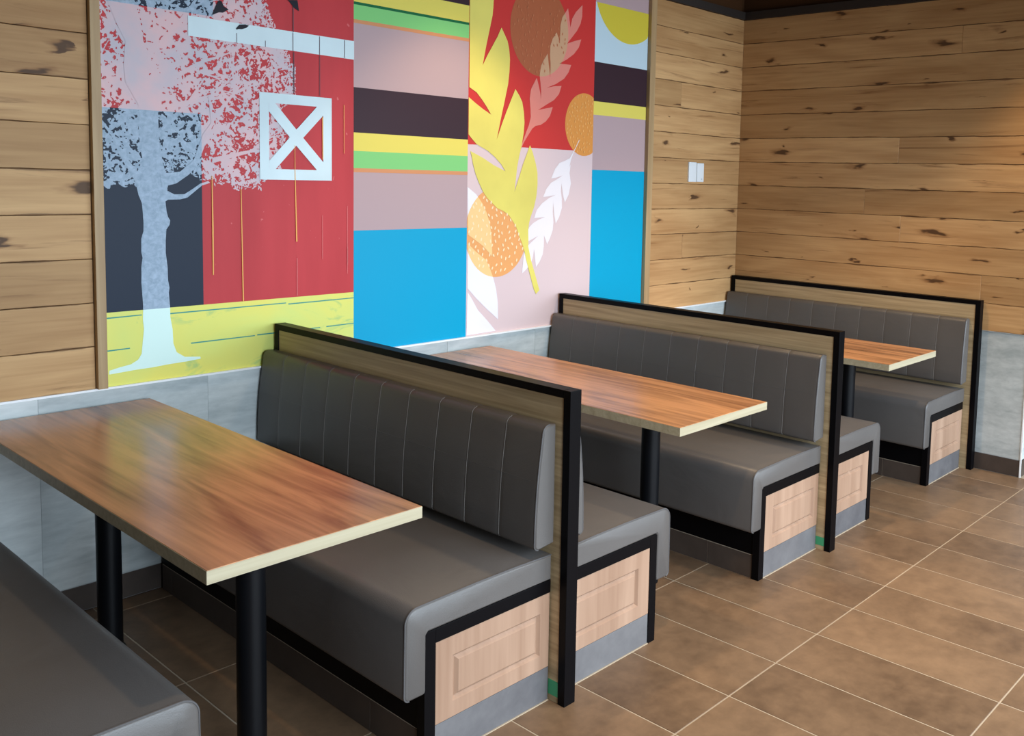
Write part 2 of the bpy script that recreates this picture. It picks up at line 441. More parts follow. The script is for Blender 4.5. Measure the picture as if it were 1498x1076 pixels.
# ------------------------------------------------------------------ mural
SH = {'yellow':[(1.907,2.481),(2.061,2.506),(2.06,2.479),(2.055,2.429),(2.035,2.35),(2.016,2.275),(1.994,2.176),(2.02,2.222),(2.055,2.276),(2.09,2.33),(2.115,2.378),(2.139,2.345),(2.158,2.316),(2.17,2.276),(2.176,2.226),(2.174,2.166),(2.166,2.101),(2.146,2.021),(2.12,1.922),(2.094,1.814),(2.123,1.885),(2.156,1.957),(2.189,2.024),(2.217,2.08),(2.246,2.048),(2.267,2.017),(2.279,1.966),(2.285,1.914),(2.28,1.857),(2.268,1.794),(2.253,1.742),(2.238,1.679),(2.233,1.637),(2.222,1.551),(2.253,1.627),(2.28,1.695),(2.305,1.748),(2.327,1.797),(2.348,1.76),(2.37,1.707),(2.373,1.698),(2.386,1.65),(2.388,1.592),(2.381,1.528),(2.365,1.47),(2.343,1.421),(2.331,1.387),(2.325,1.349),(2.328,1.285),(2.327,1.261),(2.349,1.187),(2.378,1.116),(2.416,1.019),(2.391,1.0),(2.376,1.022),(2.344,1.108),(2.312,1.194),(2.301,1.232),(2.28,1.282),(2.259,1.321),(2.239,1.365),(2.212,1.399),(2.186,1.428),(2.148,1.45),(2.103,1.466),(2.072,1.49),(2.035,1.518),(2.004,1.554),(1.979,1.595),(1.958,1.636),(1.94,1.685),(1.933,1.716),(1.922,1.75),(2.004,1.719),(2.078,1.684),(2.156,1.656),(2.127,1.69),(2.083,1.726),(2.034,1.756),(1.962,1.785),(1.926,1.815),(1.909,1.832),(1.908,2.013),(1.952,1.987),(2.0,1.962),(2.055,1.937),(2.024,1.975),(1.993,2.008),(1.957,2.041),(1.911,2.062)],
      'ear_pink':[(2.256,1.768),(2.278,1.819),(2.296,1.858),(2.318,1.902),(2.33,1.945),(2.327,1.988),(2.32,2.04),(2.327,2.083),(2.333,2.097),(2.369,2.153),(2.383,2.116),(2.397,2.074),(2.402,2.044),(2.403,2.084),(2.396,2.132),(2.39,2.165),(2.391,2.179),(2.399,2.218),(2.42,2.254),(2.446,2.286),(2.453,2.243),(2.462,2.196),(2.468,2.163),(2.469,2.235),(2.463,2.283),(2.465,2.331),(2.482,2.371),(2.51,2.407),(2.526,2.377),(2.536,2.35),(2.537,2.388),(2.538,2.447),(2.551,2.492),(2.595,2.547),(2.604,2.505),(2.615,2.448),(2.629,2.498),(2.657,2.537),(2.708,2.582),(2.707,2.52),(2.695,2.478),(2.667,2.435),(2.618,2.384),(2.591,2.357),(2.647,2.378),(2.704,2.395),(2.685,2.348),(2.649,2.309),(2.593,2.273),(2.534,2.244),(2.58,2.246),(2.628,2.247),(2.609,2.206),(2.575,2.168),(2.512,2.133),(2.441,2.106),(2.499,2.12),(2.556,2.127),(2.538,2.082),(2.501,2.047),(2.446,2.019),(2.383,1.985),(2.433,1.996),(2.492,2.008),(2.472,1.96),(2.442,1.929),(2.402,1.907),(2.368,1.901),(2.342,1.884),(2.31,1.844),(2.284,1.809),(2.26,1.768)],
      'ear_white':[(2.705,1.845),(2.676,1.798),(2.631,1.738),(2.595,1.724),(2.553,1.711),(2.518,1.677),(2.49,1.625),(2.53,1.63),(2.578,1.643),(2.531,1.619),(2.489,1.601),(2.455,1.568),(2.432,1.524),(2.477,1.528),(2.529,1.536),(2.477,1.519),(2.423,1.489),(2.386,1.455),(2.367,1.411),(2.404,1.413),(2.449,1.416),(2.398,1.401),(2.357,1.382),(2.334,1.363),(2.325,1.349),(2.328,1.288),(2.4,1.315),(2.347,1.28),(2.32,1.261),(2.295,1.214),(2.286,1.117),(2.313,1.135),(2.349,1.167),(2.362,1.196),(2.371,1.244),(2.387,1.146),(2.414,1.174),(2.437,1.213),(2.444,1.257),(2.444,1.316),(2.469,1.267),(2.49,1.3),(2.51,1.344),(2.514,1.384),(2.507,1.444),(2.509,1.494),(2.518,1.429),(2.532,1.379),(2.558,1.414),(2.578,1.464),(2.576,1.514),(2.568,1.554),(2.57,1.599),(2.583,1.539),(2.6,1.494),(2.63,1.539),(2.645,1.6),(2.633,1.656),(2.641,1.706),(2.631,1.69),(2.642,1.731),(2.666,1.777),(2.707,1.84)],
      'pale_a':[(1.906,1.572),(1.963,1.536),(2.005,1.49),(2.036,1.439),(2.056,1.387),(2.069,1.322),(2.076,1.218),(2.009,1.277),(1.913,1.335)],
      'pale_b':[(1.913,1.29),(1.967,1.246),(2.034,1.202),(2.06,1.158),(2.085,1.105),(2.105,1.047),(2.118,0.974),(2.121,0.888),(2.051,0.942),(1.971,1.01),(1.914,1.065)],
      'pale_c':[(1.914,1.046),(1.941,1.012),(1.984,0.948),(2.046,0.89),(2.106,0.829),(1.911,0.826)],
      'trunk':[(0.341,1.525),(0.352,1.495),(0.355,1.461),(0.357,1.42),(0.356,1.389),(0.348,1.362),(0.347,1.311),(0.351,1.29),(0.346,1.256),(0.346,1.222),(0.345,1.198),(0.35,1.109),(0.348,1.059),(0.351,1.02),(0.346,0.974),(0.341,0.928),(0.328,0.907),(0.302,0.893),(0.263,0.887),(0.226,0.879),(0.225,0.865),(0.32,0.87),(0.379,0.871),(0.44,0.875),(0.51,0.877),(0.564,0.881),(0.562,0.889),(0.502,0.896),(0.471,0.918),(0.459,0.954),(0.457,1.009),(0.449,1.057),(0.449,1.093),(0.445,1.152),(0.448,1.171),(0.443,1.199),(0.442,1.251),(0.436,1.307),(0.437,1.356),(0.44,1.394),(0.452,1.411),(0.455,1.428),(0.447,1.441),(0.442,1.463),(0.438,1.5),(0.448,1.507),(0.446,1.55),(0.453,1.572),(0.427,1.657),(0.419,1.742),(0.417,1.809),(0.417,1.86),(0.347,1.855),(0.346,1.795),(0.349,1.701),(0.358,1.655),(0.328,1.587)],
      'limb_a':[(0.425,1.543),(0.445,1.507),(0.493,1.508),(0.521,1.515),(0.549,1.538),(0.578,1.562),(0.611,1.573),(0.603,1.58),(0.571,1.569),(0.546,1.551),(0.51,1.528),(0.472,1.527),(0.449,1.539)],
      'limb_b':[(0.373,1.567),(0.322,1.633),(0.276,1.698),(0.261,1.74),(0.237,1.771),(0.216,1.799),(0.216,1.783),(0.252,1.736),(0.275,1.672),(0.297,1.633),(0.334,1.57)],
      'limb_c':[(0.347,1.854),(0.303,1.933),(0.298,1.998),(0.306,2.08),(0.276,2.141),(0.247,2.216),(0.34,2.231),(0.358,2.169),(0.369,2.088),(0.397,2.025),(0.38,1.973),(0.417,1.86)],
      'limb_d':[(0.425,1.554),(0.48,1.569),(0.529,1.604),(0.561,1.64),(0.598,1.733),(0.628,1.806),(0.615,1.91),(0.608,1.91),(0.617,1.805),(0.584,1.761),(0.548,1.661),(0.495,1.614),(0.42,1.605)],
      'bird_a':[(0.654,2.28),(0.664,2.279),(0.673,2.26),(0.692,2.251),(0.668,2.235),(0.653,2.234),(0.626,2.22),(0.642,2.259)],
      'bird_b':[(0.942,2.327),(0.987,2.334),(0.994,2.289),(0.97,2.302),(0.95,2.323)],
      'bird_c':[(0.72,2.18),(0.728,2.191),(0.736,2.199),(0.76,2.203),(0.775,2.2),(0.764,2.19),(0.745,2.182),(0.732,2.181),(0.724,2.178)]}
mural = thing('mural', 'tall colourful printed wall mural with barn, white tree, stripes and leaves', 'mural', (0.215, 0.018, HW + 0.003))
MO = Vector(mural.location)
pcache = {}
def ink(name, rgb, vary=0.0):
    if name not in pcache:
        pcache[name] = flat('print_' + name, rgb, 0.45, 0.18, 0, vary)
    return pcache[name]
def pane(x0, x1, mat):
    o = MB().box(x0 - MO.x, x1 - MO.x, -0.018 + 0.003 - 0.0, 0.0 - 0.002, 0, HT - MO.z - 0.001).obj('mural_panel', mat, mural)
    return o
YB = -0.015           # front of the boards relative to the mural's origin
def poly(name, pts, mat, parent, layer):
    me = bpy.data.meshes.new(name)
    y = YB - 0.0005 * layer
    zt = HT - 0.002
    me.from_pydata([(x - MO.x, y, min(z, zt) - MO.z) for x, z in pts], [], [tuple(range(len(pts)))])
    me.materials.append(mat)
    return add(name, me, parent)
def polys(name, plist, mat, parent, layer):
    me = bpy.data.meshes.new(name)
    y = YB - 0.0005 * layer
    v, f = [], []
    for p in plist:
        f.append(tuple(range(len(v), len(v) + len(p))))
        v += [(x - MO.x, y, min(z, HT - 0.002) - MO.z) for x, z in p]
    me.from_pydata(v, [], f)
    me.materials.append(mat)
    return add(name, me, parent)
def rect(x0, x1, z0, z1): return [(x0, z0), (x1, z0), (x1, z1), (x0, z1)]
def ellipse(cx, cz, rx, rz, x0=-9, x1=9, n=72):
    return [(min(max(cx + rx * math.cos(2 * math.pi * k / n), x0), x1), cz + rz * math.sin(2 * math.pi * k / n)) for k in range(n)]
X0, X1, X2, X3, X4 = 0.215, 1.258, 1.907, 2.818, 3.285
ZB = HW + 0.004
C_RED, C_MAUVE, C_DARK = (196, 62, 64), (186, 160, 162), (58, 39, 47)
C_YEL, C_GRN, C_ORG, C_BLU = (230, 214, 100), (132, 206, 124), (214, 146, 100), (0, 162, 204)
# panel 1: barn and tree
t = NT('print_barn_red', 0.45, 0.18)
c, o, ri = t.coords(False)
f = t.noise(t.vec(c, 6, 1, 1.0), 1, 4)
sp = t.noise(t.vec(c, 40, 1, 26), 1, 3)
red = t.mix(t.mapr(f, 0.3, 0.75), lin(202, 66, 70), lin(184, 56, 60))
red = t.mix(t.mapr(sp, 0.70, 0.74, 0, 0.6), red, lin(226, 130, 128))
p1 = pane(X0, X1, t.col(red))
poly('navy_field', rect(X0, 0.579, 1.094, 1.838), ink('navy', (34, 44, 60)), p1, 1)
poly('navy_field', rect(X0, 0.632, 2.215, HT), ink('navy', (34, 44, 60)), p1, 1)
t = NT('print_worn_yellow', 0.45, 0.18)
c, o, ri = t.coords(False)
f = t.noise(t.vec(c, 5, 1, 12), 1, 6, 1.0, 0.62)
g2 = t.noise(t.vec(c, 2.2, 1, 4.0), 1, 3, 0.6)
yel = t.mix(t.mapr(g2, 0.35, 0.7), lin(236, 226, 112), lin(216, 228, 128))
yel = t.mix(t.mapr(f, 0.60, 0.76, 0, 0.75), yel, lin(126, 190, 132))
poly('worn_yellow_boards', rect(X0, X1, ZB, 1.094), t.col(yel), p1, 1)
lines = []
for a, b, z in ((X0, 0.345, 1.071), (0.43, 0.93, 1.068), (0.94, X1, 1.064), (0.527, 0.79, 0.944), (0.80, 1.09, 0.947), (1.12, X1, 0.949), (X0, 0.30, 0.95)):
    lines.append([(a, z), (b, z + 0.002), (b, z + 0.006), (a, z + 0.005)])
for q_ in lines: poly('board_joint_line', q_, ink('teal_line', (64, 150, 140)), p1, 2)
# tree, its tint follows the field printed beneath it
t = NT('print_tree_white', 0.45, 0.18)
c, o, ri = t.coords(False)
sx = t.n('ShaderNodeSeparateXYZ', None, Vector=c)
xx, zz = sx.outputs[0], sx.outputs[2]
isy = t.math('LESS_THAN', zz, 1.094 - MO.z)
isn = t.math('MULTIPLY', t.math('LESS_THAN', xx, 0.579 - MO.x), t.math('MULTIPLY', t.math('GREATER_THAN', zz, 1.094 - MO.z), t.math('LESS_THAN', zz, 1.838 - MO.z)))
isn = t.math('MAXIMUM', isn, t.math('MULTIPLY', t.math('LESS_THAN', xx, 0.632 - MO.x), t.math('GREATER_THAN', zz, 2.215 - MO.z)))
mott = t.noise(t.vec(c, 46, 1, 46), 1, 4, 0.5, 0.65)
blot = t.noise(t.vec(c, 7, 1, 7), 1, 3)
pinks = t.mix(t.mapr(blot, 0.35, 0.65), lin(226, 190, 192), lin(200, 190, 198))
navs = t.mix(t.mapr(mott, 0.3, 0.7), lin(140, 160, 178), lin(176, 194, 212))
tc = t.mix(isn, pinks, navs)
tc = t.mix(isy, tc, lin(222, 248, 238))
MT = t.col(tc)
for lay, nm, key in ((3, 'trunk', 'trunk'), (3.5, 'limb', 'limb_a'), (4, 'limb', 'limb_b'), (4.5, 'limb', 'limb_c'), (5, 'limb', 'limb_d')):
    poly('tree_' + nm, [(max(x, X0), z) for x, z in SH[key]], MT, p1, lay)
rng = random.Random(11)
def inside(p, pg):
    r = False
    for i in range(len(pg)):
        (x1, y1), (x2, y2) = pg[i], pg[i - 1]
        if (y1 > p[1]) != (y2 > p[1]) and p[0] < (x2 - x1) * (p[1] - y1) / (y2 - y1) + x1: r = not r
    return r
CAN = [(X0, 1.555), (0.27, 1.55), (0.36, 1.55), (0.44, 1.60), (0.47, 1.66), (0.53, 1.64), (0.585, 1.60), (0.66, 1.60), (0.72, 1.568), (0.80, 1.575), (0.83, 1.60), (0.885, 1.645), (0.91, 1.72), (0.915, 1.78), (0.90, 1.85), (0.93, 1.93),
       (0.965, 1.95), (0.962, 2.02), (0.95, 2.06), (0.925, 2.10), (0.91, 2.16), (0.865, 2.21), (0.84, 2.28), (0.83, 2.40), (0.79, 2.55), (0.70, 2.66), (0.6, 2.72), (X0, 2.72)]
import numpy as np
from mathutils import noise as mnoise
CELL = 0.0019
GX0, GZ0 = X0 + 0.001, 1.535
NX, NZ = int((0.98 - GX0) / CELL), int((2.715 - GZ0) / CELL)
mask = np.zeros((NZ, NX), bool)
def stamp(pg):
    """rasterise one small convex or simple polygon into the print's mask"""
    xs, zs_ = [p[0] for p in pg], [p[1] for p in pg]
    i0, i1 = max(0, int((min(xs) - GX0) / CELL)), min(NX, int((max(xs) - GX0) / CELL) + 2)
    j0, j1 = max(0, int((min(zs_) - GZ0) / CELL)), min(NZ, int((max(zs_) - GZ0) / CELL) + 2)
    if i1 <= i0 or j1 <= j0: return
    gx, gz = np.meshgrid(GX0 + (np.arange(i0, i1) + 0.5) * CELL, GZ0 + (np.arange(j0, j1) + 0.5) * CELL)
    r = np.zeros(gx.shape, bool)
    for i in range(len(pg)):
        (xa, za), (xb, zb) = pg[i], pg[i - 1]
        if za == zb: continue
        r ^= ((za > gz) != (zb > gz)) & (gx < (xb - xa) * (gz - za) / (zb - za) + xa)
    mask[j0:j1, i0:i1] |= r
n3 = mnoise.noise
for j in range(NZ):                                # lacy leaf field: pale where the warped noise clears a threshold
    z = GZ0 + (j + 0.5) * CELL
    for i in range(NX):
        x = GX0 + (i + 0.5) * CELL
        wx_, wz_ = n3(Vector((x * 30, z * 30, 1.7))), n3(Vector((x * 30, z * 30, 8.3)))
        if not inside((x + 0.022 * wx_, z + 0.022 * wz_), CAN): continue
        v_ = n3(Vector((x * 62 + 1.3 * wx_, z * 62 + 1.3 * wz_, 4.4))) + 0.45 * n3(Vector((x * 130, z * 130, 2.2)))
        core = max(0.0, 1 - math.hypot((x - 0.40) / 0.20, (z - 1.98) / 0.42))
        low = n3(Vector((x * 8, z * 8, 6.6)))
        if v_ > -0.06 - 0.55 * core - 0.28 * low: mask[j, i] = True
        elif n3(Vector((x * 150 + 40, z * 150, 5.5))) > 0.42: mask[j, i] = True
tries = 0
while tries < 900:                                 # loose leaves along the crown's edge
    tries += 1
    k_ = rng.randrange(3, len(CAN) - 3)
    (xa, za), (xb, zb) = CAN[k_], CAN[k_ - 1]
    u_ = rng.random()
    x, z = xa + (xb - xa) * u_ + rng.gauss(0, 0.012), za + (zb - za) * u_ + rng.gauss(0, 0.012)
    an = rng.uniform(0, math.pi); L = rng.uniform(0.005, 0.010); wd = L * 0.36
    ca, sa = math.cos(an), math.sin(an)
    stamp([(x + ca * px * L - sa * pz * wd, z + sa * px * L + ca * pz * wd) for px, pz in ((-1, 0), (-0.35, 0.9), (0.45, 0.75), (1, 0.1), (0.4, -0.8), (-0.4, -0.75))])
def branch(x, z, an, L, wd, depth):
    n = 5; p = [(x, z)]; a = an
    for k in range(n):
        a += rng.uniform(-0.22, 0.22)
        x += math.cos(a) * L / n; z += math.sin(a) * L / n
        p.append((x, z))
    lft, rgt = [], []
    for k, (px, pz) in enumerate(p):
        w_ = wd * (1 - 0.75 * k / n)
        lft.append((px - math.sin(a) * w_, pz + math.cos(a) * w_)); rgt.append((px + math.sin(a) * w_, pz - math.cos(a) * w_))
    if all(0 < q[0] < 0.97 and q[1] < 2.71 for q in lft + rgt): stamp(lft + rgt[::-1])
    if depth:
        for s_ in (-1, 1, 1):
            branch(*p[rng.choice((2, 3, 4))], a + s_ * rng.uniform(0.35, 0.9), L * rng.uniform(0.5, 0.72), wd * 0.5, depth - 1)
for a in ((0.42, 1.75, 0.75), (0.45, 1.95, 0.6), (0.44, 2.1, 1.0), (0.40, 2.2, 1.9), (0.36, 2.0, 2.3), (0.36, 1.85, 2.5), (0.62, 1.66, 0.2), (0.58, 1.75, 1.2), (0.45, 1.85, 0.35), (0.40, 2.3, 1.5), (0.45, 2.3, 0.8)):
    branch(a[0], a[1], a[2], 0.28, 0.011, 2)
v, f = [], []
y_ = YB - 0.0005 * 2
for j in range(NZ):                                # merge each row of the mask into runs
    row = np.flatnonzero(np.diff(np.concatenate(([0], mask[j].astype(np.int8), [0]))))
    z0, z1 = GZ0 + j * CELL - MO.z, GZ0 + (j + 1) * CELL - MO.z
    for a, b in zip(row[::2], row[1::2]):
        k = len(v)
        xa, xb = GX0 + a * CELL - MO.x, GX0 + b * CELL - MO.x
        v += [(xa, y_, z0), (xb, y_, z0), (xb, y_, z1), (xa, y_, z1)]
        f.append((k, k + 1, k + 2, k + 3))
me = bpy.data.meshes.new('tree_foliage')
me.from_pydata(v, [], f)
me.materials.append(MT)
tag(add('tree_foliage', me, p1), 'dense pale leaves and twigs of the printed tree', kind='stuff')
WHT = ink('weathered_white', (214, 232, 236), 0.04)
poly('white_beam', [(0.533, 2.205), (0.533, 2.129), (X1, 2.121), (X1, 2.201)], WHT, p1, 6)
# barn window with its cross
wx0, wx1, wz0, wz1 = 0.817, 1.147, 1.590, 1.944
fr = [rect(wx0, 0.858, wz0, wz1), rect(1.106, wx1, wz0, wz1), rect(0.858, 1.106, wz0, 1.634), rect(0.858, 1.106, 1.903, wz1)]
polys('barn_window_frame', fr, WHT, p1, 6)
poly('barn_window_brace', [(0.858, 1.634), (0.886, 1.634), (0.979, 1.734), (1.011, 1.768), (1.106, 1.868), (1.106, 1.903), (1.076, 1.903), (0.980, 1.801), (0.950, 1.767), (0.858, 1.668)], WHT, p1, 7)
poly('barn_window_brace', [(0.858, 1.903), (0.858, 1.868), (0.950, 1.767), (0.980, 1.801), (0.886, 1.903)], WHT, p1, 7)
poly('barn_window_brace', [(0.979, 1.734), (1.075, 1.634), (1.106, 1.634), (1.106, 1.668), (1.011, 1.768)], WHT, p1, 7)
dk = [rect(x - 0.0016, x + 0.0016, 2.123, 2.199) for x in (0.966, 1.089, 1.21)] + [rect(0.723, 0.7255, 2.126, 2.165), rect(0.843, 0.8455, 2.125, 2.15)]
dk += [rect(0.966, 0.9695, 2.201, 2.72), rect(0.968, 0.9715, 1.95, 2.12), rect(1.0885, 1.091, 1.95, 2.12)]
for q_ in dk: poly('plank_joint_line', q_, ink('joint_grey', (96, 78, 84)), p1, 8)
yl = [[(0.616, 1.60), (0.619, 1.60), (0.6215, 1.40), (0.620, 1.21), (0.6155, 1.21), (0.6155, 1.40)], [(0.734, 1.55), (0.737, 1.55), (0.743, 1.096), (0.738, 1.096)],
      [(0.971, 1.735), (0.9735, 1.735), (0.974, 1.63), (0.979, 1.45), (0.982, 1.33), (0.976, 1.33), (0.974, 1.45), (0.971, 1.63)],
      [(1.1005, 1.86), (1.105, 1.86), (1.1055, 1.68), (1.1015, 1.68)], [(1.206, 1.92), (1.2085, 1.92), (1.2085, 1.71), (1.2065, 1.71)]]
for q_ in yl: poly('yellow_paint_run', q_, ink('run_yellow', (240, 176, 96)), p1, 8)
pk = [rect(1.1, 1.1015, 1.25, 1.44), rect(1.223, 1.2245, 1.18, 1.48), rect(0.979, 0.981, 1.10, 1.26), rect(1.2235, 1.226, 1.22, 1.30)]
for q_ in pk: poly('pale_paint_scratch', q_, ink('scratch_pink', (230, 140, 138)), p1, 8)
for key in ('bird_a', 'bird_b', 'bird_c'):
    poly('bird', SH[key], ink('bird_black', (34, 32, 40)), p1, 9)
# panel 2: burger stripes
p2 = pane(X1, X2, ink('mauve', C_MAUVE))
for nm, z0, z1, cc in (('blue', ZB, 1.370, C_BLU), ('orange', 1.630, 1.648, C_ORG), ('green', 1.648, 1.724, C_GRN), ('yellow', 1.724, 1.805, C_YEL), ('plum', 1.805, 2.003, C_DARK),
                       ('orange', 2.281, 2.297, C_ORG), ('green', 2.297, 2.361, C_GRN), ('dark_green', 2.361, 2.373, (22, 104, 62)), ('yellow', 2.373, 2.454, C_YEL), ('plum', 2.454, 2.66, C_DARK)):
    poly(nm + '_stripe', rect(X1, X2, z0, z1), ink(nm, cc), p2, 1)
# panel 3: leaves, buns and ears
p3 = pane(X2, X3, ink('blush', (222, 198, 198)))
poly('red_field', rect(X2, X3, 1.783, HT), ink('red', (206, 58, 54)), p3, 1)
ORG = ink('bun_orange', (238, 168, 104))
buns = ((2.108, 1.342, 0.213, 0.232, 1.335), (2.388, 2.400, 0.212, 0.238, 2.4), (2.7454, 1.929, 0.1545, 0.174, 1.93))
poly('bun', ellipse(*buns[0][:4], X2), ORG, p3, 2)
poly('bun', ellipse(*buns[1][:4]), ink('bun_brown', (176, 98, 64)), p3, 2)
poly('bun', ellipse(*buns[2][:4], X2, X3), ink('bun_amber', (226, 150, 74)), p3, 2)
PALE = ink('pale_leaf', (240, 236, 244))
for key in ('pale_a', 'pale_b', 'pale_c'):
    poly('pale_leaf', [(max(x, X2), max(z, ZB)) for x, z in SH[key]], PALE, p3, 3)
def clip_to(pts, cx, cz, rx, rz):
    """part of a traced leaf that overlaps a bun: rings sampled and intersected as a convex clip"""
    n = 48
    out = pts
    for k in range(n):
        a0, a1 = 2 * math.pi * k / n, 2 * math.pi * (k + 1) / n
        A = (cx + rx * math.cos(a0), cz + rz * math.sin(a0)); B = (cx + rx * math.cos(a1), cz + rz * math.sin(a1))
        side = lambda p: (B[0] - A[0]) * (p[1] - A[1]) - (B[1] - A[1]) * (p[0] - A[0])
        new = []
        for i in range(len(out)):
            p, q = out[i - 1], out[i]
            sp_, sq = side(p), side(q)
            if (sp_ >= 0) != (sq >= 0):
                u = sp_ / (sp_ - sq)
                new.append((p[0] + (q[0] - p[0]) * u, p[1] + (q[1] - p[1]) * u))
            if sq >= 0: new.append(q)
        out = new
        if not out: break
    return out
for key in ('pale_a', 'pale_b'):
    cl = clip_to([(max(x, X2), z) for x, z in SH[key]], *buns[0][:4])
    if len(cl) > 2: poly('pale_leaf_overlap', cl, ink('bun_pale', (248, 206, 142)), p3, 4)
ear = SH['ear_pink']
poly('wheat_ear', ear, ink('ear_salmon', (226, 136, 122)), p3, 3)
cl = clip_to(ear, *buns[1][:4])
if len(cl) > 2: poly('wheat_ear_overlap', cl, ink('ear_tan', (206, 160, 124)), p3, 4)
poly('wheat_ear', SH['ear_white'], ink('ear_white', (240, 232, 234)), p3, 3)
lf = SH['yellow']
poly('yellow_leaf', [(X2, 2.725), (2.035, 2.725)] + lf[1:], ink('leaf_yellow', (228, 214, 108), 0.04), p3, 5)
def seeds(bun, n, col, x1, size):
    out, pts, rg = [], [], random.Random(5)
    k = 0
    while len(out) < n and k < 6000:
        k += 1
        a, r = rg.uniform(0, 6.283), math.sqrt(rg.random()) * 0.95
        x, z = bun[0] + math.cos(a) * r * bun[2], bun[1] + math.sin(a) * r * bun[3]
        if not (X2 + 0.012 < x < x1 - 0.012) or any((x - p) ** 2 + (z - q) ** 2 < (size * 2.6) ** 2 for p, q in pts): continue
        if inside((x, z), lf): continue
        pts.append((x, z)); an = math.pi / 2 + rg.uniform(-0.7, 0.7)
        out.append([(x + math.cos(an) * math.cos(b) * size - math.sin(an) * math.sin(b) * size * 0.5, z + math.sin(an) * math.cos(b) * size + math.cos(an) * math.sin(b) * size * 0.5) for b in [6.283 * q / 8 for q in range(8)]])
    tag(polys('sesame_seeds', out, col, p3, 6), kind='stuff')
seeds(buns[0], 90, ink('seed_cream', (252, 226, 180)), X3, 0.0095)
seeds(buns[1], 75, ink('seed_rust', (190, 116, 80)), X3, 0.0080)
seeds(buns[2], 75, ink('seed_gold', (240, 178, 104)), X3, 0.0075)
# panel 4: sky, sun and stripes
p4 = pane(X3, X4, ink('mauve', C_MAUVE))
for nm, z0, z1, cc in (('blue', ZB, 1.680, C_BLU), ('yellow', 1.991, 2.067, C_YEL), ('plum', 2.067, 2.2875, C_DARK), ('sky', 2.2875, 2.618, (196, 218, 228))):
    poly(nm + '_stripe', rect(X3, X4, z0, z1), ink(nm, cc), p4, 1)
sun = [(x, z) for x, z in ellipse(3.1063, 2.7166, 0.2975, 0.2975, X3, X4) if z <= 2.618]
sun.sort(key=lambda p: math.atan2(p[1] - 2.7166, p[0] - 3.1063) % 6.283)
sx_ = math.sqrt(0.2975 ** 2 - (2.7166 - 2.618) ** 2)
poly('sun_disc', [(3.1063 - sx_, 2.618)] + sun + [(X4, 2.618)], ink('sun_yellow', (214, 196, 66)), p4, 2)

# ------------------------------------------------------------------ booth partitions
def partition():
    r = add('booth_partition', None)
    d0, d1 = 0.012, 1.7275
    MB().box(0, PT, -d1, -d1 + 0.0295, 0, HP).obj('post', M['black'], r, bevel=0.0015)
    MB().box(0, PT, -d0 - 0.0295, -d0, 0, HP).obj('post', M['black'], r, bevel=0.0015)
    MB().box(0, PT, -d1 + 0.0295, -d0 - 0.0295, HP - 0.025, HP).obj('top_rail', M['black'], r, bevel=0.0015)
    MB().box(0.003, PT - 0.003, -d1 + 0.0295, -d0 - 0.0295, 0.0, HP - 0.025).obj('wood_panel', M['oakpanel'], r)
    return r
plabels = ('black-framed wooden partition behind the grey bench in the lower left corner',
           'nearest full black-framed wooden partition, between the first and second tables',
           'middle black-framed wooden partition, between the second and third tables',
           'farthest black-framed wooden partition, standing against the planked far wall')
pt0 = partition()
for k, x in enumerate(P):
    o = pt0 if k == 0 else copy_tree(pt0)
    o.location = (x, 0, 0)
    tag(o, plabels[k], 'partition', 'booth partitions')
    if k in (1, 2):
        e = MB().box(0.0012, 0.0032, -1.6975, -1.655, 0.02, 0.068 if k == 1 else 0.058).obj('green_tape', M['green'], o)
        e['label'] = 'strip of green masking tape at the foot'

# ------------------------------------------------------------------ booth benches
def arc(cx, cz, r, a0, a1, n=5):
    return [(cx + r * math.cos(math.radians(a0 + (a1 - a0) * k / n)), cz + r * math.sin(math.radians(a0 + (a1 - a0) * k / n))) for k in range(n + 1)]
def inset(pr, d):
    n = len(pr); out = []
    area2 = sum(pr[i - 1][0] * pr[i][1] - pr[i][0] * pr[i - 1][1] for i in range(n))
    sg = 1 if area2 > 0 else -1
    for i in range(n):
        a, b, c_ = Vector(pr[i - 1]), Vector(pr[i]), Vector(pr[(i + 1) % n])
        e1, e2 = (b - a).normalized(), (c_ - b).normalized()
        n1, n2 = Vector((-e1.y, e1.x)), Vector((-e2.y, e2.x))
        q = (n1 + n2).normalized() * sg
        out.append((pr[i][0] + q.x * d, pr[i][1] + q.y * d))
    return out
SEAT = [(0.002, 0.392)] + [(0.470, 0.392), (0.477, 0.385)] + arc(0.487, 0.228, 0.010, 180, 270, 3) + arc(0.532, 0.236, 0.018, 270, 360, 4) + arc(0.506, 0.433, 0.042, 0, 90, 8) + [(0.30, 0.478), (0.15, 0.477), (0.002, 0.472)]
BACK = [(0.002, 0.512)] + arc(0.066, 0.522, 0.018, 270, 350, 4)
f0, f1 = (0.084, 0.535), (0.056, 0.858)
zs = (0.58, 0.64, 0.695, 0.709, 0.715, 0.721, 0.735, 0.79, 0.83)
for z in zs:
    u = (z - f0[1]) / (f1[1] - f0[1])
    BACK.append((f0[0] + (f1[0] - f0[0]) * u + 0.006 * math.sin(math.pi * u) - (0.0 if z == 0.715 else 0), z))
BACK += arc(0.030, 0.860, 0.026, 5, 100, 7) + [(0.002, 0.884)]
SEAMY = [0.012 + 0.1660 * k for k in range(11)]
